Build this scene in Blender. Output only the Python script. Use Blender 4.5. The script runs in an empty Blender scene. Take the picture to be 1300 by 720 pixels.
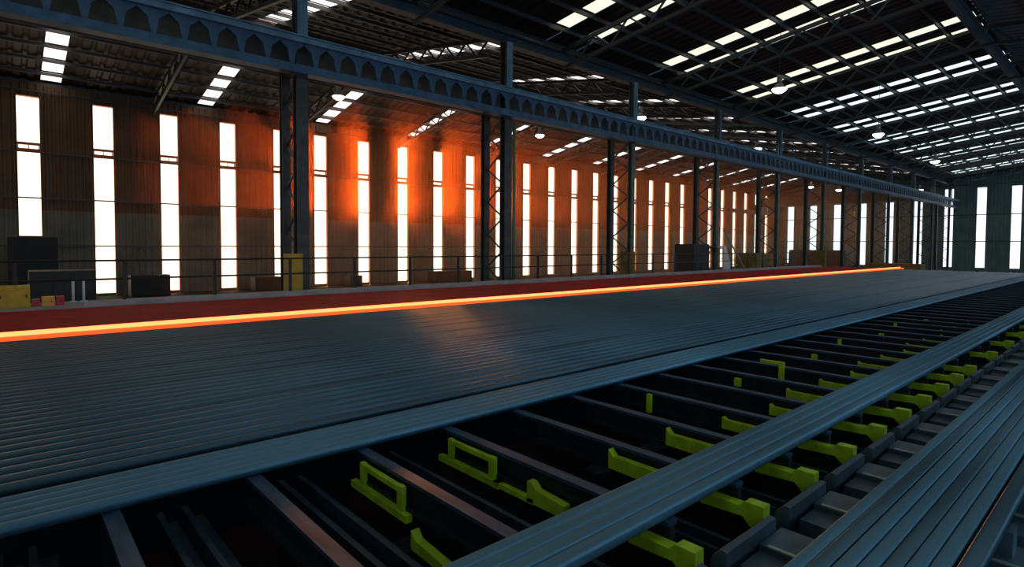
import bpy, math, random
from mathutils import Vector, Matrix
random.seed(7)
S = bpy.context.scene
C = S.collection

# ------------------------------------------------------------------ camera
# hall axes: X along the bars, Y across the bed towards the window wall, Z up; z = 0 is the top of the bars
F_PX, YAW, PITCH, ROLL, SHIFT = 726.3, math.radians(48.25), math.radians(-2.0), math.radians(0.3), -23.5
fw = Vector((math.cos(YAW) * math.cos(PITCH), math.sin(YAW) * math.cos(PITCH), math.sin(PITCH)))
r0 = Vector((math.sin(YAW), -math.cos(YAW), 0)); u0 = r0.cross(fw)
rt = r0 * math.cos(ROLL) + u0 * math.sin(ROLL); up = -r0 * math.sin(ROLL) + u0 * math.cos(ROLL)
cd = bpy.data.cameras.new('camera'); cam = bpy.data.objects.new('camera', cd); C.objects.link(cam)
cd.sensor_width = 36.0; cd.lens = F_PX / 1300 * 36.0; cd.shift_y = SHIFT / 1300.0
cd.clip_start = 0.05; cd.clip_end = 500
m = Matrix((rt, up, -fw)).transposed().to_4x4(); m.translation = (0, 0, 1.2); cam.matrix_world = m
S.camera = cam

# ------------------------------------------------------------------ world, sun, exposure
S.view_settings.view_transform = 'Standard'; S.view_settings.look = 'None'
S.view_settings.exposure = 0.0; S.view_settings.gamma = 1.0; S.view_settings.use_curve_mapping = False
w = bpy.data.worlds.new('sky'); S.world = w; w.use_nodes = True
bg = w.node_tree.nodes['Background']; bg.inputs[0].default_value = (0.20, 0.50, 0.80, 1); bg.inputs[1].default_value = 0.5
SUN_DIR = Vector((0.4978, 0.8643, 0.0735)).normalized()        # towards the low sun behind the window wall
sd = bpy.data.lights.new('low_sun', 'SUN'); sun = bpy.data.objects.new('low_sun', sd); C.objects.link(sun)
sd.energy = 46.0; sd.angle = math.radians(7); sd.color = (1.0, 0.26, 0.045)
sun.rotation_euler = SUN_DIR.to_track_quat('Z', 'Y').to_euler()

# ------------------------------------------------------------------ materials
def mat(name, col, rough=0.6, metal=0.0, emit=None, strength=0.0, var=0.0, scale=4.0, stretch=(1, 1, 1), bump=0.0, spec=0.5, col2=None):
    ma = bpy.data.materials.new(name); ma.use_nodes = True
    nt = ma.node_tree; b = nt.nodes['Principled BSDF']
    b.inputs['Base Color'].default_value = (*col, 1); b.inputs['Roughness'].default_value = rough
    b.inputs['Metallic'].default_value = metal; b.inputs['Specular IOR Level'].default_value = spec
    if emit:
        b.inputs['Emission Color'].default_value = (*emit, 1); b.inputs['Emission Strength'].default_value = strength
    if var or bump:
        tc = nt.nodes.new('ShaderNodeTexCoord'); mp = nt.nodes.new('ShaderNodeMapping'); no = nt.nodes.new('ShaderNodeTexNoise')
        mp.inputs['Scale'].default_value = stretch; no.inputs['Scale'].default_value = scale; no.inputs['Detail'].default_value = 5
        nt.links.new(tc.outputs['Object'], mp.inputs[0]); nt.links.new(mp.outputs[0], no.inputs['Vector'])
        if var:
            mx = nt.nodes.new('ShaderNodeMix'); mx.data_type = 'RGBA'
            c2 = col2 or tuple(c * (1 - var) for c in col)
            mx.inputs[6].default_value = (*col, 1); mx.inputs[7].default_value = (*c2, 1)
            ra = nt.nodes.new('ShaderNodeMapRange'); ra.inputs[1].default_value = 0.35; ra.inputs[2].default_value = 0.65
            nt.links.new(no.outputs[0], ra.inputs[0]); nt.links.new(ra.outputs[0], mx.inputs[0])
            nt.links.new(mx.outputs[2], b.inputs['Base Color'])
        if bump:
            bp = nt.nodes.new('ShaderNodeBump'); bp.inputs['Strength'].default_value = bump; bp.inputs['Distance'].default_value = 0.01
            nt.links.new(no.outputs[0], bp.inputs['Height']); nt.links.new(bp.outputs[0], b.inputs['Normal'])
    return ma

def pane_mat(name, col, strength, clear=0.0):
    """translucent sheet lit by the daylight behind it; a share of it is clear enough to let the sun through"""
    ma = bpy.data.materials.new(name); ma.use_nodes = True
    nt = ma.node_tree; nt.nodes.clear()
    out = nt.nodes.new('ShaderNodeOutputMaterial'); em = nt.nodes.new('ShaderNodeEmission')
    em.inputs[0].default_value = (*col, 1); em.inputs[1].default_value = strength
    if clear:
        tr = nt.nodes.new('ShaderNodeBsdfTransparent'); mx = nt.nodes.new('ShaderNodeMixShader'); mx.inputs[0].default_value = clear
        nt.links.new(em.outputs[0], mx.inputs[1]); nt.links.new(tr.outputs[0], mx.inputs[2]); nt.links.new(mx.outputs[0], out.inputs[0])
    else:
        nt.links.new(em.outputs[0], out.inputs[0])
    return ma

M = dict(
    bar=mat('blue_steel', (0.10, 0.19, 0.255), 0.34, 0.75, var=0.35, scale=3, stretch=(0.15, 3, 3), bump=0.15),
    bar2=mat('blue_steel_light', (0.14, 0.30, 0.42), 0.46, 0.75, var=0.35, scale=3, stretch=(0.15, 3, 3), bump=0.15),
    bar3=mat('blue_steel_scaled', (0.085, 0.16, 0.21), 0.40, 0.6, var=0.4, scale=3, stretch=(0.2, 3, 3), bump=0.2),
    hot=mat('white_hot_steel', (0.8, 0.3, 0.1), 0.6, emit=(1.0, 0.20, 0.055), strength=3.4),
    warm=mat('hot_bar_reflection', (0.6, 0.15, 0.05), 0.6, emit=(1.0, 0.10, 0.010), strength=1.2),  # reflection of the hot bar, given as a glow of its own
    runner=mat('runner_steel', (0.04, 0.095, 0.165), 0.5, 0.5, var=0.5, scale=6, stretch=(4, .6, 4), bump=0.2),
    runner_dark=mat('runner_steel_dark', (0.02, 0.026, 0.035), 0.5, 0.4, var=0.5, scale=6, bump=0.2),  # darker than the rail heads; for webs, flanges, carriers and legs
    yellow=mat('yellow_green_paint', (0.42, 0.60, 0.015), 0.5, var=0.35, scale=9),
    yellow_box=mat('yellow_paint', (0.62, 0.42, 0.02), 0.5, var=0.2, scale=6),
    plate=mat('trough_plate', (0.12, 0.18, 0.23), 0.42, 0.5, var=0.5, scale=5, bump=0.2),
    lip=mat('edge_highlight', (0.45, 0.48, 0.45), 0.35, 0.6),  # highlight along the plate fold, put into a pale colour
    apron=mat('red_apron_plate', (0.52, 0.012, 0.014), 0.7, 0.0, spec=0.1, var=0.4, scale=2.0, bump=0.1),  # strong red base with random darker patches
    concrete=mat('dark_concrete', (0.012, 0.014, 0.016), 0.8, spec=0.1, var=0.4, scale=1.0),
    kerb=mat('pale_concrete', (0.42, 0.42, 0.44), 0.8, var=0.3, scale=2.0),
    clad=mat('brown_cladding', (0.20, 0.10, 0.04), 0.55, var=0.35, scale=0.8),
    clad_low=mat('grey_cladding', (0.28, 0.25, 0.18), 0.6, var=0.35, scale=0.8),
    clad_end=mat('green_grey_cladding', (0.19, 0.28, 0.26), 0.6, var=0.3, scale=0.8),
    jamb=mat('glow_orange_jamb', (0.55, 0.16, 0.04), 0.6),  # orange light fringe of the windows put into the frame colour
    jamb_end=mat('pale_jamb', (0.3, 0.36, 0.36), 0.6),
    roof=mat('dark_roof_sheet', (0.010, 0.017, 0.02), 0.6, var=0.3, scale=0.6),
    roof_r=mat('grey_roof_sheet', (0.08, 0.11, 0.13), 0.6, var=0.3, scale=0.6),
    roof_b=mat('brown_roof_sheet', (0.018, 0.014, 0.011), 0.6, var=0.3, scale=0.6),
    purlin=mat('purlin_steel', (0.10, 0.105, 0.11), 0.5, 0.3),
    blue_dk=mat('blue_black_paint', (0.025, 0.05, 0.075), 0.5, 0.2),
    channel=mat('channel_steel', (0.03, 0.06, 0.09), 0.4, 0.4, var=0.4, scale=6),
    blue=mat('blue_paint', (0.06, 0.145, 0.25), 0.42, 0.2, var=0.4, scale=3, bump=0.1),
    blue_lt=mat('blue_paint_light', (0.15, 0.30, 0.44), 0.42, 0.2, var=0.4, scale=3, bump=0.1),
    colm=mat('dark_column_paint', (0.075, 0.085, 0.085), 0.5, 0.2, var=0.4, scale=3),
    colf=mat('grey_green_column_lit', (0.14, 0.19, 0.17), 0.5, 0.2, var=0.4, scale=3),  # light on the farther front legs, put into their colour
    green=mat('green_pipe', (0.05, 0.25, 0.17), 0.45),
    truss=mat('truss_paint', (0.028, 0.042, 0.052), 0.5, 0.3),
    rail=mat('rail_paint', (0.03, 0.03, 0.03), 0.5, 0.3),
    dark=mat('dark_machine', (0.03, 0.035, 0.03), 0.6),
    olive=mat('olive_machine', (0.22, 0.17, 0.03), 0.6, var=0.4, scale=4),
    white=mat('white_panel', (0.75, 0.75, 0.76), 0.5),
    red=mat('red_plastic', (0.5, 0.03, 0.05), 0.4),
    orange=mat('orange_plastic', (0.8, 0.42, 0.07), 0.5),
    bulb=mat('lamp_glass', (1, 1, 1), 0.4, emit=(1.0, 0.98, 0.85), strength=14.0),
    housing=mat('lamp_housing', (0.3, 0.3, 0.3), 0.4, 0.6),
    pane_wall=pane_mat('sunlit_sheet', (1.0, 0.80, 0.58), 2.2),
    pane_clear=pane_mat('clearer_sunlit_sheet', (1.0, 0.80, 0.58), 2.6, 0.35),
    pane_end=pane_mat('daylit_sheet', (0.90, 0.95, 1.0), 1.5),
    pane_fill=pane_mat('cool_fill_sheet', (0.45, 0.75, 1.0), 2.4),  # unseen glowing panes, blue fill light for the bars
    pane_far=pane_mat('roof_sheet_pink', (1.0, 0.90, 0.84), 1.7),
    pane_main=pane_mat('roof_sheet_cream', (1.0, 0.97, 0.76), 1.1),
    pane_main_c=pane_mat('roof_sheet_cool', (0.80, 0.95, 1.0), 1.3),
)

# ------------------------------------------------------------------ helpers
class MB:
    def __init__(s): s.v = []; s.f = []
    def box(s, x0, x1, y0, y1, z0, z1):
        n = len(s.v)
        s.v += [(x0, y0, z0), (x1, y0, z0), (x1, y1, z0), (x0, y1, z0), (x0, y0, z1), (x1, y0, z1), (x1, y1, z1), (x0, y1, z1)]
        s.f += [tuple(n + i for i in q) for q in ((0, 3, 2, 1), (4, 5, 6, 7), (0, 1, 5, 4), (1, 2, 6, 5), (2, 3, 7, 6), (3, 0, 4, 7))]
        return s
    def prism(s, pts, vec):
        """closed outline pts extruded by vec"""
        n = len(s.v); k = len(pts); vec = Vector(vec)
        s.v += [tuple(p) for p in pts] + [tuple(Vector(p) + vec) for p in pts]
        s.f += [tuple(n + k - 1 - i for i in range(k)), tuple(n + k + i for i in range(k))]
        s.f += [(n + i, n + (i + 1) % k, n + k + (i + 1) % k, n + k + i) for i in range(k)]
        return s
    def bar(s, a, b, wx, wz, side=None):
        """rectangular member from a to b"""
        a, b = Vector(a), Vector(b); d = (b - a).normalized()
        ref = Vector(side) if side else (Vector((0, 0, 1)) if abs(d.z) < .9 else Vector((1, 0, 0)))
        p = d.cross(ref).normalized(); q = p.cross(d).normalized()
        p *= wx / 2; q *= wz / 2
        return s.prism([a - p - q, a + p - q, a + p + q, a - p + q], b - a)
    def tube(s, a, b, r, n=10, r2=None):
        a, b = Vector(a), Vector(b); d = (b - a).normalized(); r2 = r if r2 is None else r2
        ref = Vector((0, 0, 1)) if abs(d.z) < .9 else Vector((1, 0, 0))
        p = d.cross(ref).normalized(); q = p.cross(d); k = len(s.v)
        ring = [(math.cos(2 * math.pi * i / n), math.sin(2 * math.pi * i / n)) for i in range(n)]
        s.v += [tuple(a + (p * c + q * t) * r) for c, t in ring] + [tuple(b + (p * c + q * t) * r2) for c, t in ring]
        s.f += [tuple(k + n - 1 - i for i in range(n)), tuple(k + n + i for i in range(n))]
        s.f += [(k + i, k + (i + 1) % n, k + n + (i + 1) % n, k + n + i) for i in range(n)]
        return s
    def mesh(s, name, ma, smooth=False):
        me = bpy.data.meshes.new(name); me.from_pydata(s.v, [], s.f); me.update()
        me.materials.append(M[ma])
        if smooth:
            for p in me.polygons: p.use_smooth = len(p.vertices) == 4
        return me
    def build(s, name, ma, parent=None, loc=(0, 0, 0), smooth=False):
        return put(name, s.mesh(name, ma, smooth), parent, loc)
def put(name, me, parent=None, loc=(0, 0, 0)):
    o = bpy.data.objects.new(name, me); C.objects.link(o); o.location = loc
    if parent: o.parent = parent
    return o
def tag(o, label, cat, group=None, kind=None):
    if label: o['label'] = label
    if cat: o['category'] = cat
    if group: o['group'] = group
    if kind: o['kind'] = kind
    return o
def thing(name, label, cat, loc=(0, 0, 0), group=None):
    return tag(put(name, None, None, loc), label, cat, group)
def struct(name, loc=(0, 0, 0)):
    o = put(name, None, None, loc); o['kind'] = 'structure'; return o

FLOOR, YW, XE = -1.6, 37.0, 85.0
YV, ZV, YR1, ZR1, YR2, ZR2, YO = 16.4, 9.1, 26.7, 10.85, 5.0, 10.5, -6.4      # valley, ridges, open side
ZE = 8.92                                                                         # eave at the window wall
X0 = -6.0
XB = -16.0                                                                        # end of the hall behind the camera

# ------------------------------------------------------------------ floor
fl = MB().box(-30, XE + .3, -40, YW + .3, FLOOR - .2, FLOOR).build('floor', 'concrete'); fl['kind'] = 'structure'

# ------------------------------------------------------------------ window wall
def corr_x(x0, x1, y, z0, z1, ma, name, parent, period=0.32, depth=0.05):
    """trapezoid sheet along X, ribs towards the hall (-Y)"""
    b = MB(); n = max(1, round((x1 - x0) / period)); p = (x1 - x0) / n; xs = []
    for i in range(n):
        a = x0 + i * p; xs += [(a, 0), (a + .45 * p, 0), (a + .6 * p, depth), (a + .85 * p, depth)]
    xs.append((x1, 0))
    for x, d in xs: b.v += [(x, y - d, z0), (x, y - d, z1)]
    for i in range(len(xs) - 1): b.f.append((2 * i, 2 * i + 2, 2 * i + 3, 2 * i + 1))
    return b.build(name, ma, parent)
def corr_y(y0, y1, x, z0, z1, ma, name, parent, period=0.32, depth=0.05):
    b = MB(); n = max(1, round((y1 - y0) / period)); p = (y1 - y0) / n; ys = []
    for i in range(n):
        a = y0 + i * p; ys += [(a, 0), (a + .45 * p, 0), (a + .6 * p, depth), (a + .85 * p, depth)]
    ys.append((y1, 0))
    for y, d in ys: b.v += [(x - d, y, z0), (x - d, y, z1)]
    for i in range(len(ys) - 1): b.f.append((2 * i + 1, 2 * i + 3, 2 * i + 2, 2 * i))
    return b.build(name, ma, parent)

WIN_X = [-14.0, -11.0, -8.0, -4.9, -1.9, 1.1, 4.12, 7.14, 10.2, 13.3] + [15.9 + 3.13 * k - (.03 * k if k < 0 else 0) for k in range(22)]
WIN_X = [x for x in WIN_X if x < XE - 1]
HW = 0.46
wall_l = struct('wall_left')
edges = [XB] + sum([[x - HW, x + HW] for x in WIN_X], []) + [XE]
ZL = 2.75
for i in range(0, len(edges), 2):
    a, b_ = edges[i], edges[i + 1]
    if b_ - a < .05: continue
    corr_x(a, b_, YW, ZL, ZE + .1, 'clad', 'cladding_sheet', wall_l)
    corr_x(a, b_, YW - .03, FLOOR, ZL + .06, 'clad_low', 'lower_cladding_sheet', wall_l)
for i, x in enumerate(WIN_X):                                        # sheets above and below each opening
    short = 1.5 if i == 5 else -1.5
    corr_x(x - HW, x + HW, YW, 8.4, ZE + .1, 'clad', 'cladding_sheet', wall_l)
    corr_x(x - HW, x + HW, YW, FLOOR, short, 'clad_low', 'lower_cladding_sheet', wall_l)
for z in (1.0, 3.37, 5.62, 8.6):                                      # girts behind the openings and on the sheets
    MB().box(XB, XE, YW - .20, YW - .12, z, z + .07).build('girt', 'purlin', wall_l)
ev = MB().box(XB, XE, YW + .02, YW + .3, ZE - .3, ZE + .6).build('trim_1', 'clad'); ev['kind'] = 'structure'
nwin = 0
def new_window():
    global nwin
    nwin += 1
    return struct('window_%d' % nwin)
pane_cache = {}
def pane(name, sx, sy, sz, ma, parent, c):
    k = (round(sx, 3), round(sy, 3), round(sz, 3), ma)
    if k not in pane_cache: pane_cache[k] = MB().box(-sx / 2, sx / 2, -sy / 2, sy / 2, -sz / 2, sz / 2).mesh('pane', ma)
    return put(name, pane_cache[k], parent, c)
def frame_left(x, z0, z1, parent):
    b = MB(); d0, d1 = YW - .08, YW + .16
    b.box(x - HW, x - HW + .03, d0, d1, z0, z1); b.box(x + HW - .03, x + HW, d0, d1, z0, z1)
    b.box(x - HW + .03, x + HW - .03, d0, d1, z1 - .03, z1); b.box(x - HW + .03, x + HW - .03, d0, d1, z0, z0 + .03)
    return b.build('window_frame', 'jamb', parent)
for i, x in enumerate(WIN_X):
    wo = new_window(); low = 1.5 if i == 5 else -1.5
    frame_left(x, low, 8.4, wo)
    yy = YW + .12; ww = 2 * HW - .06
    pane('pane', ww, .02, 2.22, 'pane_clear', wo, (x, yy, 7.24))
    for s in (-1, 1): pane('pane', ww * .40, .02, .16, 'pane_wall', wo, (x + s * ww * .23, yy, 5.92))
    MB().box(x - HW + .03, x + HW - .03, YW - .02, YW + .10, 6.01, 6.13).build('transom', 'jamb', wo)
    MB().box(x - HW + .03, x + HW - .03, YW - .02, YW + .10, 5.68, 5.83).build('transom', 'jamb', wo)
    cuts = [low + .04, 1.03, 3.4, 5.66] if low < 0 else [low + .04, 3.4, 5.66]
    for a, b_ in zip(cuts, cuts[1:]):
        pane('pane', ww, .02, b_ - a, 'pane_clear' if a > 3 else 'pane_wall', wo, (x, yy, (a + b_) / 2))

# ------------------------------------------------------------------ end wall
wall_e = struct('wall_back')
EY = [34.9 - 3.07 * k for k in range(14)]
ext = {}
for k, y in enumerate(EY):
    ext[k] = [(-1.2, 8.2)]
e_edges = [YW] + sum([[y + HW, y - HW] for y in EY], []) + [YO]
def roof_z(y):
    if y > YR1: return ZR1 + (ZE - ZR1) * (y - YR1) / (YW - YR1)
    if y > YV: return ZV + (ZR1 - ZV) * (y - YV) / (YR1 - YV)
    if y > YR2: return ZR2 + (ZV - ZR2) * (y - YR2) / (YV - YR2)
    return ZR2 + (ZV - ZR2) * (YR2 - y) / (YR2 - YO)
for i in range(0, len(e_edges), 2):
    b_, a = e_edges[i], e_edges[i + 1]
    if b_ - a > .05: corr_y(a, b_, XE, FLOOR, max(roof_z(a), roof_z(b_)) + .5, 'clad_end', 'cladding_sheet', wall_e)
for k, y in enumerate(EY):
    wo = new_window(); z0, z1 = ext[k][0]
    corr_y(y - HW, y + HW, XE, z1, roof_z(y) + .5, 'clad_end', 'cladding_sheet', wall_e)
    corr_y(y - HW, y + HW, XE, FLOOR, z0, 'clad_end', 'cladding_sheet', wall_e)
    b = MB(); d0, d1 = XE - .08, XE + .16
    b.box(d0, d1, y - HW, y - HW + .03, z0, z1); b.box(d0, d1, y + HW - .03, y + HW, z0, z1)
    b.box(d0, d1, y - HW + .03, y + HW - .03, z1 - .03, z1); b.box(d0, d1, y - HW + .03, y + HW - .03, z0, z0 + .03)
    b.build('window_frame', 'jamb_end', wo)
    cuts = [z0 + .04, 1.9, 5.0, z1 - .04]
    for a, b_ in zip(cuts, cuts[1:]):
        pane('pane', .02, 2 * HW - .06, b_ - a - .03, 'pane_end', wo, (XE + .12, y, (a + b_) / 2))
for z in (1.9, 5.0, 8.5):
    MB().box(XE - .22, XE - .12, YO, YW - .25, z - .05, z + .05).build('girt', 'purlin', wall_e)

# ------------------------------------------------------------------ walls on the side and behind the camera
wall_r = struct('wall_right_added')  # unseen windowed wall, added to cut side light and give blue fill
RWX = [-13.0 + 3.1 * k for k in range(31)]
r_edges = [XB] + sum([[x - HW, x + HW] for x in RWX], []) + [XE]
for i in range(0, len(r_edges), 2): MB().box(r_edges[i], r_edges[i + 1], YO - .05, YO, FLOOR, ZV).build('cladding_sheet', 'clad_end', wall_r)
for x in RWX:
    wo = new_window(); MB().box(x - HW, x + HW, YO - .05, YO, 8.2, ZV).build('cladding_sheet', 'clad_end', wall_r); MB().box(x - HW, x + HW, YO - .05, YO, FLOOR, -1.0).build('cladding_sheet', 'clad_end', wall_r)
    for a, b_ in ((-1.0, 2.0), (2.03, 5.0), (5.03, 8.2)): pane('pane', 2 * HW, .02, b_ - a, 'pane_fill', wo, (x, YO - .03, (a + b_) / 2))
wf = MB().prism([(XB, YO, FLOOR), (XB, YO, ZV), (XB, YR2, ZR2 + .2), (XB, YV, ZV + .2), (XB, YR1, ZR1 + .2), (XB, YW, ZE + .2), (XB, YW, FLOOR)], (-.1, 0, 0)).build('wall_front', 'clad_end'); wf['kind'] = 'structure'

# ------------------------------------------------------------------ roof: sheets, purlins, skylights, trusses
ceil = struct('ceiling')
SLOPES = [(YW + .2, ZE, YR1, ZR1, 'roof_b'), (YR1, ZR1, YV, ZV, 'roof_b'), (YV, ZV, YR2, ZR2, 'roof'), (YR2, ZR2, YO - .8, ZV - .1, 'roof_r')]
SKY_FAR = [x for x in [2.0 + 6.95 * k for k in range(-2, 12)]]
SKY_MAIN = [x for k in range(-4, 10) for x in (15.95 + 6.9 * k, 17.75 + 6.9 * k)]
SW = 0.40
def slope_sheet(x0, x1, s, parent):
    y0, z0, y1, z1, ma = s
    b = MB(); n = max(1, round((x1 - x0) / .5)); p = (x1 - x0) / n; xs = []
    for i in range(n):
        a = x0 + i * p; xs += [(a, 0), (a + .5 * p, 0), (a + .62 * p, .06), (a + .86 * p, .06)]
    xs.append((x1, 0))
    for x, d in xs: b.v += [(x, y0, z0 + .22 + d), (x, y1, z1 + .22 + d)]
    for i in range(len(xs) - 1): b.f.append((2 * i, 2 * i + 1, 2 * i + 3, 2 * i + 2))
    return b.build('roof_sheet', ma, parent)
NPS = [7, 7, 9, 8]
for si, s in enumerate(SLOPES):
    y0, z0, y1, z1, ma = s; NP = NPS[si]; SW = .36 if si == 2 else .40
    xs = SKY_FAR if si < 2 else SKY_MAIN if si == 2 else [x for x in SKY_MAIN if x < 14]  # last slope: unseen skylights added to brighten the front bars
    xs = [x for x in xs if XB + 1 < x < XE - 1]
    ed = [XB] + sum([[x - SW, x + SW] for x in xs], []) + [XE + .2]
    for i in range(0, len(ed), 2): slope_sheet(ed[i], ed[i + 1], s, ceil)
    sl = math.hypot(y1 - y0, z1 - z0); ang = math.atan2(z1 - z0, y1 - y0)
    dirv = Vector((0, y1 - y0, z1 - z0)) / sl
    for j in range(NP + 1):                                         # purlins along the hall
        t = (j + (.12 if j == 0 else -.12 if j == NP else 0)) / NP
        p = Vector((0, y0, z0 + .08)) + dirv * sl * t
        MB().box(XB, XE, p.y - .03, p.y + .03, p.z - .04, p.z + .1).build('purlin', 'purlin' if si < 2 else 'truss', ceil)
    gb = {}
    for j in range(NP + 1):
        lo_, hi_ = ((j - .10) / NP, (j + .06) / NP) if si == 2 else ((j - .06) / NP, (j + .06) / NP)
        if j == 0: lo_ = 0; hi_ = (.75 if si == 2 else .3) / NP
        if j == NP: hi_ = 1
        h = dirv * sl * (hi_ - lo_) / 2; nrm = Vector((0, -dirv.z, dirv.y)) * .012
        q = [Vector((-SW, 0, 0)) - h, Vector((SW, 0, 0)) - h, Vector((SW, 0, 0)) + h, Vector((-SW, 0, 0)) + h]
        gb[j] = (MB().prism([p - nrm for p in q], nrm * 2).mesh('glazing_bar', ma), Vector((0, y0, z0 + .24)) + dirv * sl * (lo_ + hi_) / 2)
    for xi, x in enumerate(xs):
        wo = new_window()
        for j in range(NP + 1): put('glazing_bar', gb[j][0], wo, gb[j][1] + Vector((x, 0, 0)))
        for j in range(NP):
            t0, t1 = (j + .06) / NP, (j + .94) / NP
            if si < 2 and j in (0,): t0 = (j + .3) / NP
            if si == 2: t0, t1 = (j + (.75 if j == 0 else .06)) / NP, (j + .90) / NP
            a = Vector((x, y0, z0 + .24)) + dirv * sl * t0; b_ = Vector((x, y0, z0 + .24)) + dirv * sl * t1
            key = (si, j if j == 0 else 1, 'c' if x > 34 else 'w')
            if key not in pane_cache:
                h = (b_ - a) / 2; nrm = Vector((0, -dirv.z, dirv.y)) * .01
                q = [Vector((-SW, 0, 0)) - h, Vector((SW, 0, 0)) - h, Vector((SW, 0, 0)) + h, Vector((-SW, 0, 0)) + h]
                pane_cache[key] = MB().prism([p - nrm for p in q], nrm * 2).mesh('pane', 'pane_far' if si < 2 else ('pane_main_c' if x > 34 or si == 3 else 'pane_main'))
            put('pane', pane_cache[key], wo, (a + b_) / 2)

# columns stand at these places along the hall
COL_X = [6.34 + 7.65 * k for k in range(-1, 11)]
COL_X = [x for x in COL_X if x < XE - .5]
words_ = ['', 'first', 'second', 'third', 'fourth', 'fifth', 'sixth', 'seventh', 'eighth', 'ninth', 'tenth', 'eleventh', 'twelfth', 'thirteenth', 'fourteenth', 'fifteenth']

def truss(x, ya, za, yr, zr, yb, zb, depth, label, group, n=6, ma='truss'):
    t = thing('roof_truss', label, 'truss', (x, 0, 0), group)
    lo = min(za, zb) - .15
    def topz(y):
        return za + (zr - za) * (y - ya) / (yr - ya) if (y - yr) * (ya - yr) > 0 else zb + (zr - zb) * (y - yb) / (yr - yb)
    for p, q in (((ya, za), (yr, zr)), ((yr, zr), (yb, zb))):
        MB().bar((0, p[0], p[1] - .1), (0, q[0], q[1] - .1), .12, .14).build('top_chord', ma, t)
    botz = lambda y: max(lo - .35, topz(y) - depth)
    ys = [ya + (yb - ya) * i / (2 * n) for i in range(2 * n + 1)]
    half = [ys[:n + 1], ys[n:]]
    for h in half:
        MB().bar((0, h[0], topz(h[0]) - depth), (0, h[-1], topz(h[-1]) - depth), .12, .12).build('bottom_chord', ma, t)
    for i in range(2 * n):
        y_, y2 = ys[i], ys[i + 1]; ym = (y_ + y2) / 2
        MB().bar((0, y_, topz(y_) - .1), (0, ym, topz(ym) - depth), .06, .06).build('web_member', ma, t)
        MB().bar((0, ym, topz(ym) - depth), (0, y2, topz(y2) - .1), .06, .06).build('web_member', ma, t)
    return t
for k in range(-1, 10):
    x = 16.85 + 6.9 * k
    if x > XE - 1: continue
    truss(x, YV - .5, ZV - .05, YR2, ZR2 - .05, YO, ZV - .05, .8,
          'steel roof truss between paired cream skylights over the bed, %s from the camera' % words_[k + 2], 'trusses over the main bay', n=7)
for k, x in enumerate(COL_X):
    if k == 0: continue
    truss(x, YW - .3, ZE, YR1, ZR1 - .05, YV + .7, ZV, .7,
          'dark roof truss above the window wall bay, %s from the left' % words_[k], 'trusses over the window bay', n=7)

# ridge and valley beams
rb = thing('ridge_beam', 'blue grey beam along the roof ridge above the bed', 'beam', (0, YR2, ZR2 - .35))
MB().box(X0, XE - .3, -.09, .09, -.02, .04).build('top_flange', 'blue_dk', rb); MB().box(X0, XE - .3, -.02, .02, -.32, -.02).build('web', 'blue_dk', rb)
MB().box(X0, XE - .3, -.12, .12, -.38, -.32).build('bottom_flange', 'blue_dk', rb)
vb = thing('valley_beam', 'dark blue gutter beam along the column tops between both roofs', 'beam', (0, YV - .1, ZV - .4))
MB().box(X0, XE - .3, -.18, .18, .3, .36).build('top_flange', 'blue_dk', vb); MB().box(X0, XE - .3, -.03, .03, .0, .3).build('web', 'blue_dk', vb)
MB().box(X0, XE - .3, -.18, .18, -.06, .0).build('bottom_flange', 'blue_dk', vb)

# ------------------------------------------------------------------ columns with two laced legs
lace_me = None
def leg_mesh(z0, z1, wx, wy, ma):
    b = MB()
    b.box(-wx / 2, wx / 2, -wy / 2, -wy / 2 + .03, z0, z1).box(-wx / 2, wx / 2, wy / 2 - .03, wy / 2, z0, z1).box(-.02, .02, -wy / 2 + .03, wy / 2 - .03, z0, z1)
    return b.mesh('leg', ma)
front_me = leg_mesh(FLOOR, ZV - .46, .33, .30, 'colm'); back_me = leg_mesh(FLOOR, 6.38, .24, .24, 'colm')
upper_me = leg_mesh(6.9, ZV - .46, .46, .36, 'blue')
front_lt = leg_mesh(FLOOR, ZV - .46, .24, .22, 'colf')
la = MB().bar((0, 16.2, 0), (0, 17.1, .62), .05, .05).mesh('lacing', 'colm'); lb = MB().bar((0, 17.1, .62), (0, 16.2, 1.24), .05, .05).mesh('lacing', 'colm')
base_me = MB().box(-.4, .4, 15.75, 17.6, FLOOR, FLOOR + .08).mesh('base_plate', 'colm')
for k, x in enumerate(COL_X):
    look = {1: 'dark laced steel column with a yellow guard at its foot, nearest column in view', 2: 'heavy laced steel column with a green pipe beside its front leg',
            3: 'laced steel column with an orange brown guard at its foot', 4: 'laced steel column with a pale front leg next to the white stair panel'}
    lab = look.get(k, 'laced steel column, %s in view from the left behind the cooling bed' % words_[k] if k else 'laced steel column just beyond the left edge of the view')
    c = thing('column', lab, 'column', (x, 0, 0), 'columns behind the cooling bed')
    put('front_leg', front_lt if k >= 3 else front_me, c, (0, 16.05, 0)); put('back_leg', back_me, c, (0, 17.25, 0))
    put('upper_post', MB().box(-.14, .14, -.02, .02, 6.95, ZV - .5).mesh('upper_post', 'blue_lt' if k <= 3 else 'blue'), c, (0, 15.86, 0))
    put('base_plate', base_me, c)
    z = FLOOR + .1
    while z < 5.2:
        put('lacing', la, c, (0, 0, z)); put('lacing', lb, c, (0, 0, z)); z += 1.24
    if k == 2: MB().tube((.27, 15.9, -1.0), (.27, 15.9, 5.7), .06).build('drain_pipe', 'green', c, smooth=True)
    if k in (1, 3, 6):
        g = MB().box(-.42, -.10, 15.72, 15.80, FLOOR + .1, .93).box(-.42, -.36, 15.80, 16.3, FLOOR + .1, .93)
        g.build('corner_guard', 'yellow_box' if k == 1 else 'olive', c)

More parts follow.
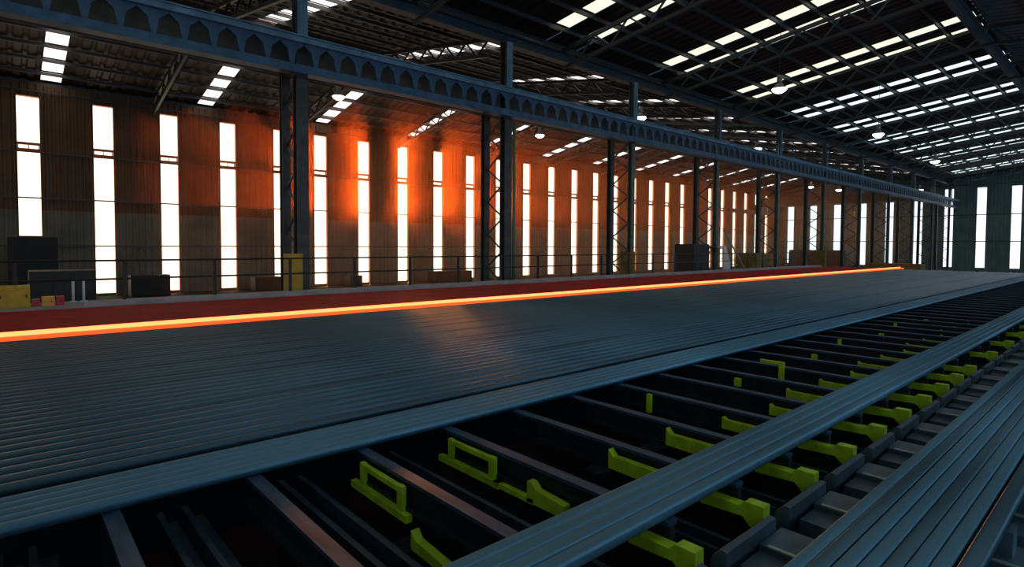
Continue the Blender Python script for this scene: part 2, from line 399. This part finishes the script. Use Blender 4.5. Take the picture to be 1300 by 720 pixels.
# ------------------------------------------------------------------ lattice girder in front of the columns
gd = thing('lattice_girder', 'blue lattice girder with triangular openings running across the columns', 'girder', (0, 15.55, 0))
MB().box(X0, XE - .4, -.16, .16, 6.62, 6.76).build('top_chord', 'blue_lt', gd)
MB().box(X0, XE - .4, -.20, .20, 6.765, 6.80).build('cover_plate', 'blue_lt', gd)
MB().box(X0, XE - .4, -.05, .05, 5.84, 6.05).build('bottom_chord', 'blue', gd)
MB().box(X0, XE - .4, -.18, .18, 5.79, 5.835).build('bottom_flange', 'blue', gd)
PER = 0.64
tri = MB().prism([(-.36, -.03, 6.62), (.36, -.03, 6.62), (.12, -.03, 6.42), (.05, -.03, 6.05), (-.05, -.03, 6.05), (-.12, -.03, 6.42)], (0, .06, 0)).mesh('web_plate', 'blue')
n = int((XE - .6 - X0) / PER)
for i in range(n): put('web_plate', tri, gd, (X0 + .4 + i * PER, 0, 0))
# crane rail beam behind it
cr = thing('crane_beam', 'dark solid crane runway beam behind the blue lattice girder', 'beam', (0, 16.0, 0))
MB().box(X0, XE - .4, -.02, .02, 6.0, 6.9).build('web', 'colm', cr, (0, .62, 0)); MB().box(X0, XE - .4, -.12, .12, 6.9, 6.95).build('top_flange', 'colm', cr, (0, .62, 0))

# ------------------------------------------------------------------ cooling bed
NL = 3
RX = [0.365 + 0.647 * k for k in range(-NL, 57)]
RT = -0.078                                                         # top of the runners
def runner_mesh():
    return (MB().box(-.036, .036, 1.45, 13.7, RT - .02, RT).mesh('rail_head', 'runner'),
            MB().box(-.02, .02, 1.45, 13.7, RT - .14, RT - .02).mesh('web', 'runner_dark'),
            MB().box(-.05, .05, 1.45, 13.7, RT - .165, RT - .14).mesh('bottom_flange', 'runner_dark'))
rh, rw, rf = runner_mesh()
ch = MB().box(-.10, -.07, 1.36, 3.55, -.36, -.26).box(-.07, .0, 1.36, 3.55, -.36, -.335).box(.02, .05, 1.36, 3.55, -.36, -.26).box(.05, .13, 1.36, 3.55, -.36, -.335).mesh('channel', 'channel')
# yellow pieces, local to a runner
open_frame = (MB().box(-.075, -.045, 3.10, 3.14, -.245, -.11).box(-.075, -.045, 2.66, 2.71, -.245, -.11)
              .box(-.075, -.045, 2.71, 3.10, -.145, -.115).box(-.085, -.045, 2.60, 3.24, -.285, -.245).mesh('open_bracket', 'yellow'))
low_block = MB().prism([(-.085, 2.55, -.40), (-.085, 2.55, -.30), (-.085, 2.51, -.34), (-.085, 2.25, -.36), (-.085, 2.25, -.41)], (.05, 0, 0)).mesh('stop_block', 'yellow')
long_strip = MB().box(-.085, -.05, 2.30, 2.66, -.275, -.245).mesh('strip', 'yellow')
block = MB().prism([(-.085, 2.35, -.27), (-.085, 2.35, -.15), (-.085, 2.31, -.15), (-.085, 2.28, -.185), (-.085, 2.06, -.20), (-.085, 2.06, -.27)], (.05, 0, 0)).mesh('stop_block', 'yellow')
block2 = MB().prism([(-.085, 2.28, -.22), (-.085, 2.28, -.10), (-.085, 2.24, -.14), (-.085, 1.93, -.14), (-.085, 1.93, -.23)], (.05, 0, 0)).mesh('stop_block', 'yellow')
arm = MB().prism([(-.11, 1.62, -.21), (-.11, 1.62, -.15), (-.11, 1.40, -.15), (-.11, 1.37, -.12), (-.11, 1.27, -.12), (-.11, 1.27, -.25), (-.11, 1.33, -.25), (-.11, 1.38, -.20)], (.07, 0, 0)).mesh('yellow_arm', 'yellow')
small = [MB().prism([(-.085, a, -.22), (-.085, a, -.13), (-.085, a - .03, -.15), (-.085, b_, -.15), (-.085, b_, -.22)], (.05, 0, 0)).mesh('stop_block', 'yellow') for a, b_ in ((2.2, 1.95), (2.12, 1.9), (2.25, 1.88))]
ell = MB().box(-.085, -.05, 2.55, 2.60, -.22, -.02).box(-.085, -.05, 2.60, 2.80, -.05, -.02).mesh('yellow_bracket', 'yellow')
lug = MB().box(-.085, -.05, 2.70, 2.76, -.20, -.12).mesh('yellow_lug', 'yellow')
post = MB().box(-.085, -.05, 2.86, 2.90, -.25, -.09).mesh('yellow_post', 'yellow')
for i, x in enumerate(RX):
    k = i - NL
    lab = {0: 'plain steel runner under the bars nearest the bottom left corner', 1: 'steel runner beside the double channel, second from the left',
           2: 'steel runner with an open yellow frame and a low yellow stop', 3: 'steel runner with an open yellow frame joined by a yellow strip to its block',
           4: 'steel runner with one yellow block just left of the middle bars, fifth from the left', 5: 'steel runner with a yellow block, sixth from the left',
           **{q: 'steel runner with a small yellow block, %s from the left' % words_[q + 1] for q in range(6, 14)}}.get(k, 'steel bed runner with small yellow stop blocks further along the bed' if k > 0 else 'steel bed runner beyond the left end of the view')
    t = thing('bed_runner', lab, 'runner', (x, 0, 0), 'runners of the cooling bed')
    put('rail_head', rh, t); put('web', rw, t); put('bottom_flange', rf, t)
    if k == 2: put('open_bracket', open_frame, t); put('stop_block', low_block, t)
    elif k == 3: put('open_bracket', open_frame, t); put('strip', long_strip, t); put('stop_block', block, t)
    elif k >= 4: put('stop_block', block2 if k < 6 else small[k % 3], t)
    if k in (6, 13, 17): put('yellow_post', post, t)
    if k == 9: put('yellow_bracket', ell, t)
    if k in (8, 11, 15, 19): put('yellow_lug', lug, t)
    if 2 <= k <= 12 or (k <= 20 and k % 2 == 0): put('yellow_arm', arm, t)
    cx = thing('lower_channel', 'dark double channel lying lower between two runners' if k > 2 else
               {0: 'double steel channel lying low at the bottom left of the bed', 1: 'double steel channel between the second and third runners', 2: 'double steel channel beside the open yellow frames'}.get(k, 'double channel beyond the left end of the view'),
               'channel', (x + .33, 0, 0), 'low channels between the runners')
    put('channel_pair', ch, cx)
# longitudinal carriers below the runners
for y, z, lab in ((1.45, -1.2, 'dark beam carrying the runners under the front bars'), (2.9, -1.2, 'dark beam carrying the runners in the open gap'), (5.0, -1.2, 'dark beam carrying the runners under the bed edge'), (13.2, -1.2, 'dark beam carrying the runners below the apron')):
    t = thing('carrier_beam', lab, 'beam', (0, y, 0))
    MB().box(X0, 37.5, -.03, .03, z + .06, -.62).build('web', 'runner_dark', t); MB().box(X0, 37.5, -.08, .08, -.62, -.58).build('top_flange', 'runner_dark', t)
    for xx in RX[::6]:
        MB().box(xx - .06, xx + .06, -.08, .08, FLOOR, z + .06).build('support', 'runner_dark', t)
        if y < 14: MB().box(xx - .03, xx + .03, -.05, .05, -.58, RT - .165).build('post', 'runner_dark', t)

# apron plate on the far side of the hot bar
ap = tag(MB().box(X0, 39.3, 10.0, 13.75, RT + .001, RT + .02).build('apron_plate', 'apron'), 'dark red steel apron plate behind the glowing bar', 'plate')

def bar_obj(y, r, x0, x1, ma, name, lab, group, dz=0, n=10, flat=False):
    if flat:                                                        # rolled flat with rounded edges
        h, c = r * .8, r * .42; pts = []
        for cx, cz, a0 in ((r - c, h - c, 0), (-r + c, h - c, 90), (-r + c, -h + c, 180), (r - c, -h + c, 270)):
            for a in (0, 30, 60, 90):
                t = math.radians(a0 + a); pts.append((x0, cx + c * math.cos(t), cz + c * math.sin(t)))
        o = MB().prism(pts, (x1 - x0, 0, 0)).build(name, ma, None, (0, y, RT + h + .001 + dz), True)
    else:
        o = MB().tube((x0, 0, 0), (x1, 0, 0), r, n).build(name, ma, None, (0, y, RT + r + .001 + dz), True)
    return tag(o, lab, 'steel bar', group)
R = random.uniform
for i in range(5):
    bar_obj(3.275 + .082 * i, .032, X0, 36.6 + R(-.1, .1), 'bar2', 'steel_bar', 'blue grey steel bar, %s from the near edge in the tight group of five' % words_[i + 1], 'bars in the near edge group')
y = 3.80; i = 0
while y < 9.35:
    bar_obj(y + R(-.008, .008), .034, X0, 36.8 + R(-.4, .4), random.choice(['bar', 'bar', 'bar3']), 'steel_bar', 'nearest of the evenly spaced bed bars, just behind the dark gap' if i == 0 else 'dark blue grey steel bar lying evenly spaced on the wide bed', 'bars spread over the cooling bed')
    y += .141; i += 1
hb = bar_obj(9.78, .062, X0, 38.9, 'hot', 'hot_bar', 'white hot glowing steel bar at the far side of the bed', 'glowing bars', n=14)
hb_reflection = bar_obj(9.56, .045, X0, 38.7, 'warm', 'hot_bar', 'orange reflection of the white hot bar, added as a duller glowing bar in front', 'glowing bars', n=14)  # reflection on the neighbouring bars, built as a glowing bar
for i, (yy, r) in enumerate([(1.505, .036), (1.583, .037), (1.661, .036), (1.737, .035)]):
    bar_obj(yy, r, X0, 40.0, 'bar2', 'steel_bar', ['steel bar on the camera side of the middle bundle', 'second steel bar of the middle bundle from the camera side', 'third steel bar of the middle bundle from the camera side', 'steel bar on the far side of the middle bundle'][i], 'bars in the middle bundle', flat=True)
FY = [(.435, .034), (.512, .030), (.574, .030), (.635, .030), (.697, .030), (.760, .031), (.826, .031), (.888, .029)]
for i, (yy, r) in enumerate(FY):
    bar_obj(yy, r, X0, 40.0, 'bar2' if i % 3 else 'bar', 'steel_bar', '%s bar of the wide bundle at the lower right, counted from the right' % words_[i + 1], 'bars in the front bundle', flat=True)

# roller table under the front bundle: guide plates and troughs between the runners
rtb = thing('roller_table', 'dark steel roller table with sloped guide plates under the lower right bars', 'roller table', (0, 0, 0))
gp = MB().prism([(.02, 1.29, -.34), (.02, 1.25, -.34), (.02, 1.195, -.20), (.02, 1.195, -.135), (.02, 1.225, -.13), (.02, 1.265, -.17)], (.49, 0, 0)).mesh('guide_plate', 'plate')
tp = MB().prism([(.13, 1.19, -.225), (.32, 1.19, -.225), (.32, 1.19, -.195), (.56, 1.19, -.195), (.58, 1.19, -.26), (.58, 1.19, -.32), (.13, 1.19, -.32)], (0, -1.5, 0)).mesh('trough_plate', 'plate')
lp = MB().box(.315, .335, -.3, 1.15, -.196, -.188).mesh('lip_highlight', 'lip')  # pale strip drawn as the highlight on the folded edge
rs = MB().box(.16, .56, -.3, 1.15, -.45, -.32).mesh('plate_support', 'runner_dark')
rest = MB().box(.40, .52, .38, .94, -.195, RT).mesh('rest_strip', 'plate')
for i, x in enumerate(RX):
    if i < NL - 2: continue
    put('guide_plate', gp, rtb, (x, 0, 0)); t_ = put('trough_plate', tp, rtb, (x, 0, 0)); put('lip_highlight', lp, t_); put('plate_support', rs, rtb, (x, 0, 0)); put('rest_strip', rest, rtb, (x, 0, 0))
MB().box(X0, 38, -.2, -.05, FLOOR, -.45).build('table_leg', 'runner_dark', rtb); MB().box(X0, 38, .95, 1.05, FLOOR, -.45).build('table_leg', 'runner_dark', rtb)

# ------------------------------------------------------------------ walkway, railing and things along it
wk = thing('walkway', 'pale concrete walkway along the far side of the bed', 'walkway', (0, 0, 0))
MB().box(X0, 39, 13.85, 15.5, FLOOR, -.06).build('slab', 'kerb', wk); tag(MB().box(1.2, 39, 14.05, 14.35, -.06, .02).build('kerb_strip', 'kerb'), 'pale raised kerb strip lying on the walkway before the guard rail', 'kerb')
gr = thing('guard_rail', 'dark guard rail with thin posts along the walkway behind the bed', 'railing', (0, 15.0, 0))
for z in (.82, .42): MB().tube((X0, 0, z), (38.5, 0, z), .022, 8).build('rail', 'rail', gr, smooth=True)
pm = MB().box(-.035, .035, -.02, .02, -.06, .80).mesh('post', 'rail')
for k in range(-4, 20): put('post', pm, gr, (2.0 + 1.81 * k, 0, 0))

def cabinet(name, lab, cat, x0, x1, y0, y1, z0, z1, ma, doors=2, dma=None, group=None):
    t = thing(name, lab, cat, ((x0 + x1) / 2, (y0 + y1) / 2, z0), group)
    w_, d_, h_ = x1 - x0, y1 - y0, z1 - z0
    MB().box(-w_ / 2, w_ / 2, -d_ / 2, d_ / 2, 0, h_).build('body', ma, t)
    for i in range(doors):
        a = -w_ / 2 + w_ * i / doors + .015; b_ = -w_ / 2 + w_ * (i + 1) / doors - .015
        dd = MB().box(a, b_, -d_ / 2 - .02, -d_ / 2, .03, h_ - .03).build('door', dma or ma, t)
        MB().box(b_ - .05, b_ - .03, -d_ / 2 - .04, -d_ / 2 - .02, h_ * .45, h_ * .6).build('handle', 'rail', dd)
    return t
cabinet('yellow_cabinet', 'yellow painted steel box at the left edge beside the bed', 'box', -.35, .40, 14.5, 14.9, -.06, .36, 'yellow_box', 2)
cabinet('orange_crate', 'small orange box on the walkway between red bins', 'box', .58, .78, 14.6, 14.85, -.06, .12, 'orange', 1)
cabinet('red_bin', 'red bin next to the yellow box', 'bin', .43, .55, 14.6, 14.85, -.06, .08, 'red', 1)
cabinet('red_bin', 'dark red bin right of the small orange box', 'bin', .80, .93, 14.6, 14.85, -.06, .12, 'red', 1)
cabinet('machine_cabinet', 'dark green machine housing standing at the left behind the railing', 'machine', .45, 1.65, 16.6, 17.6, FLOOR, .55, 'dark', 3)
cabinet('machine_cabinet', 'tall dark green housing below the short window', 'machine', .2, 2.0, 34.5, 35.6, FLOOR, 1.45, 'dark', 3)
for i, x in enumerate((1.12, 1.30)):
    tag(MB().tube((0, 0, -.06), (0, 0, .38), .025, 8).tube((0, 0, -.06), (0, 0, -.04), .07, 8).build('bollard', 'white', None, (x, 15.25, 0), True),
        ['left one of two pale thin posts behind the railing', 'right one of two pale thin posts behind the railing'][i], 'post', 'pale posts')
# boxes of plant along the wall foot
for (x0, x1, z1, lab) in ((5.0, 6.8, -.5, 'low dark housing by the wall between the second and third windows'), (11.2, 12.7, -.8, 'low dark housing by the wall left of the nearest column'),
                          (17.2, 18.1, -.9, 'low dark housing by the wall right of the nearest column'), (24.0, 27.4, -.8, 'long low dark housing by the wall left of the column with green pipe')):
    cabinet('wall_housing', lab, 'machine', x0, x1, 35.4, 36.4, FLOOR, z1, 'dark', 3)
# plant at the fourth column: white panel stair, dark cabinet, olive machine
st = thing('steel_stair', 'steep steel stair with a white side panel by the far column', 'stair', (29.6, 15.9, 0))
MB().prism([(-.3, -.35, FLOOR), (.45, -.35, FLOOR), (.45, -.35, .3), (-.05, -.35, 1.2), (-.3, -.35, 1.2)], (0, .05, 0)).build('side_panel', 'white', st)
for i in range(9):
    MB().box(.45 + .24 * i, .69 + .24 * i, -.3, .5, 1.05 - .3 * i, 1.09 - .3 * i).build('tread', 'housing', st)
MB().bar((-.3, -.33, 2.1), (2.6, -.33, -.5), .06, .06).build('handrail', 'housing', st)
MB().box(-.9, .45, -.3, .9, 1.1, 1.2).build('landing', 'housing', st)
cabinet('dark_cabinet', 'dark switch cabinet left of the white stair panel', 'cabinet', 26.8, 28.4, 15.9, 17.0, FLOOR, 1.3, 'dark', 2)
cabinet('olive_machine', 'olive yellow machine housing right of the stair', 'machine', 33.9, 35.6, 15.9, 17.2, FLOOR, .75, 'olive', 2)
cabinet('grey_machine', 'dark housing against the far wall below the end windows', 'machine', 80, 83, 26, 33, FLOOR, .75, 'dark', 4)
cabinet('bed_end_stop', 'brown yellow end housing where the glowing bar stops', 'machine', 39.4, 40.4, 8.9, 11.6, FLOOR, .22, 'olive', 2)

# ------------------------------------------------------------------ overhead crane near the end wall
wb = thing('crane_beam', 'short dark crane runway beam on the window wall near its far end', 'beam', (0, YW - .45, 0))
MB().box(70, XE - .3, -.02, .02, 5.7, 6.05).build('web', 'colm', wb); MB().box(70, XE - .3, -.12, .12, 6.05, 6.1).build('top_flange', 'colm', wb)
for bx_ in (70.5, 73.6, 76.7, 79.8, 82.9): MB().box(bx_ - .06, bx_ + .06, .02, .42, 5.75, 6.0).build('bracket', 'colm', wb)
oc = thing('overhead_crane', 'dark overhead travelling crane spanning the window bay near the end wall', 'crane', (79, 0, 0))
for dx in (-.9, .9): MB().box(dx - .25, dx + .25, 16.86, 36.35, 6.55, 7.7).build('bridge_girder', 'colm', oc)
MB().box(-1.6, 1.6, 16.5, 16.85, 6.95, 7.3).build('end_carriage', 'colm', oc); MB().box(-1.6, 1.6, 36.36, 36.68, 6.1, 6.9).build('end_carriage', 'colm', oc)
MB().box(-1.0, 1.0, 24, 26, 7.7, 8.3).build('trolley', 'blue', oc)
MB().tube((0, 25, 5.6), (0, 25, 7.7), .05, 8).build('hoist_rope', 'rail', oc)
MB().box(-.25, .25, 24.8, 25.2, 5.0, 5.6).build('hook_block', 'yellow_box', oc)

# ------------------------------------------------------------------ hanging high bay lamps
hous = MB().tube((0, 0, .12), (0, 0, .42), .10, 12).tube((0, 0, -.10), (0, 0, .12), .30, 16, .10).mesh('reflector', 'housing', True)
bul = MB().tube((0, 0, -.16), (0, 0, -.105), .25, 16, .28).tube((0, 0, -.24), (0, 0, -.16), .14, 16, .25).mesh('bulb', 'bulb')
LP = [(12.1, 26.0, 8.31, 'lamp in the window bay just right of the nearest column'), (25.5, 26.0, 8.23, 'lamp in the window bay just right of the column with green pipe'),
      (23.0, 10.0, 7.5, 'biggest lamp hanging under the cream skylights over the bed'), (23.25, 16.75, 7.51, 'lamp above the girder just right of the third column'),
      (35.5, 16.75, 7.42, 'lamp above the girder right of the fourth column'), (35.2, 10.0, 7.34, 'lamp under the skylights right of the biggest one'),
      (47.2, 10.0, 7.1, 'far lamp low under the right hand skylights'), (58.0, 22.0, 7.02, 'small far lamp in the window bay, left one of two'), (65.2, 22.0, 7.21, 'small far lamp in the window bay, right one of two'),
      (63.0, 16.75, 7.22, 'small far lamp above the girder near the end wall'), (73.2, 16.75, 7.41, 'farthest small lamp above the girder at the end wall')]
for x, y, z, lab in LP:
    t = thing('high_bay_lamp', lab, 'lamp', (x, y, z), 'high bay lamps')
    put('reflector', hous, t); put('bulb', bul, t)
    MB().tube((0, 0, .42), (0, 0, roof_z(y) - z + .24), .012, 6).build('hanger', 'rail', t)

# ------------------------------------------------------------------ orange haze volume in the window bay, added to make the glow
HAZE = 1
if HAZE:
    hm = bpy.data.materials.new('glow_haze'); hm.use_nodes = True; nt = hm.node_tree; nt.nodes.clear()
    out = nt.nodes.new('ShaderNodeOutputMaterial'); vs = nt.nodes.new('ShaderNodeVolumeScatter')
    vs.inputs['Color'].default_value = (1, .33, .09, 1); vs.inputs['Density'].default_value = 0.0082; vs.inputs['Anisotropy'].default_value = 0.86
    nt.links.new(vs.outputs[0], out.inputs['Volume'])
    M['haze'] = hm
    hz = MB().prism([(13.0, 17.6, FLOOR + .05), (XE - 1, 17.6, FLOOR + .05), (XE - 1, YW - .3, FLOOR + .05), (3.2, YW - .3, FLOOR + .05)], (0, 0, 9.15)).build('glow_haze', 'haze')
    tag(hz, 'thin orange haze added for the glow in front of the window wall', 'haze', kind='stuff')
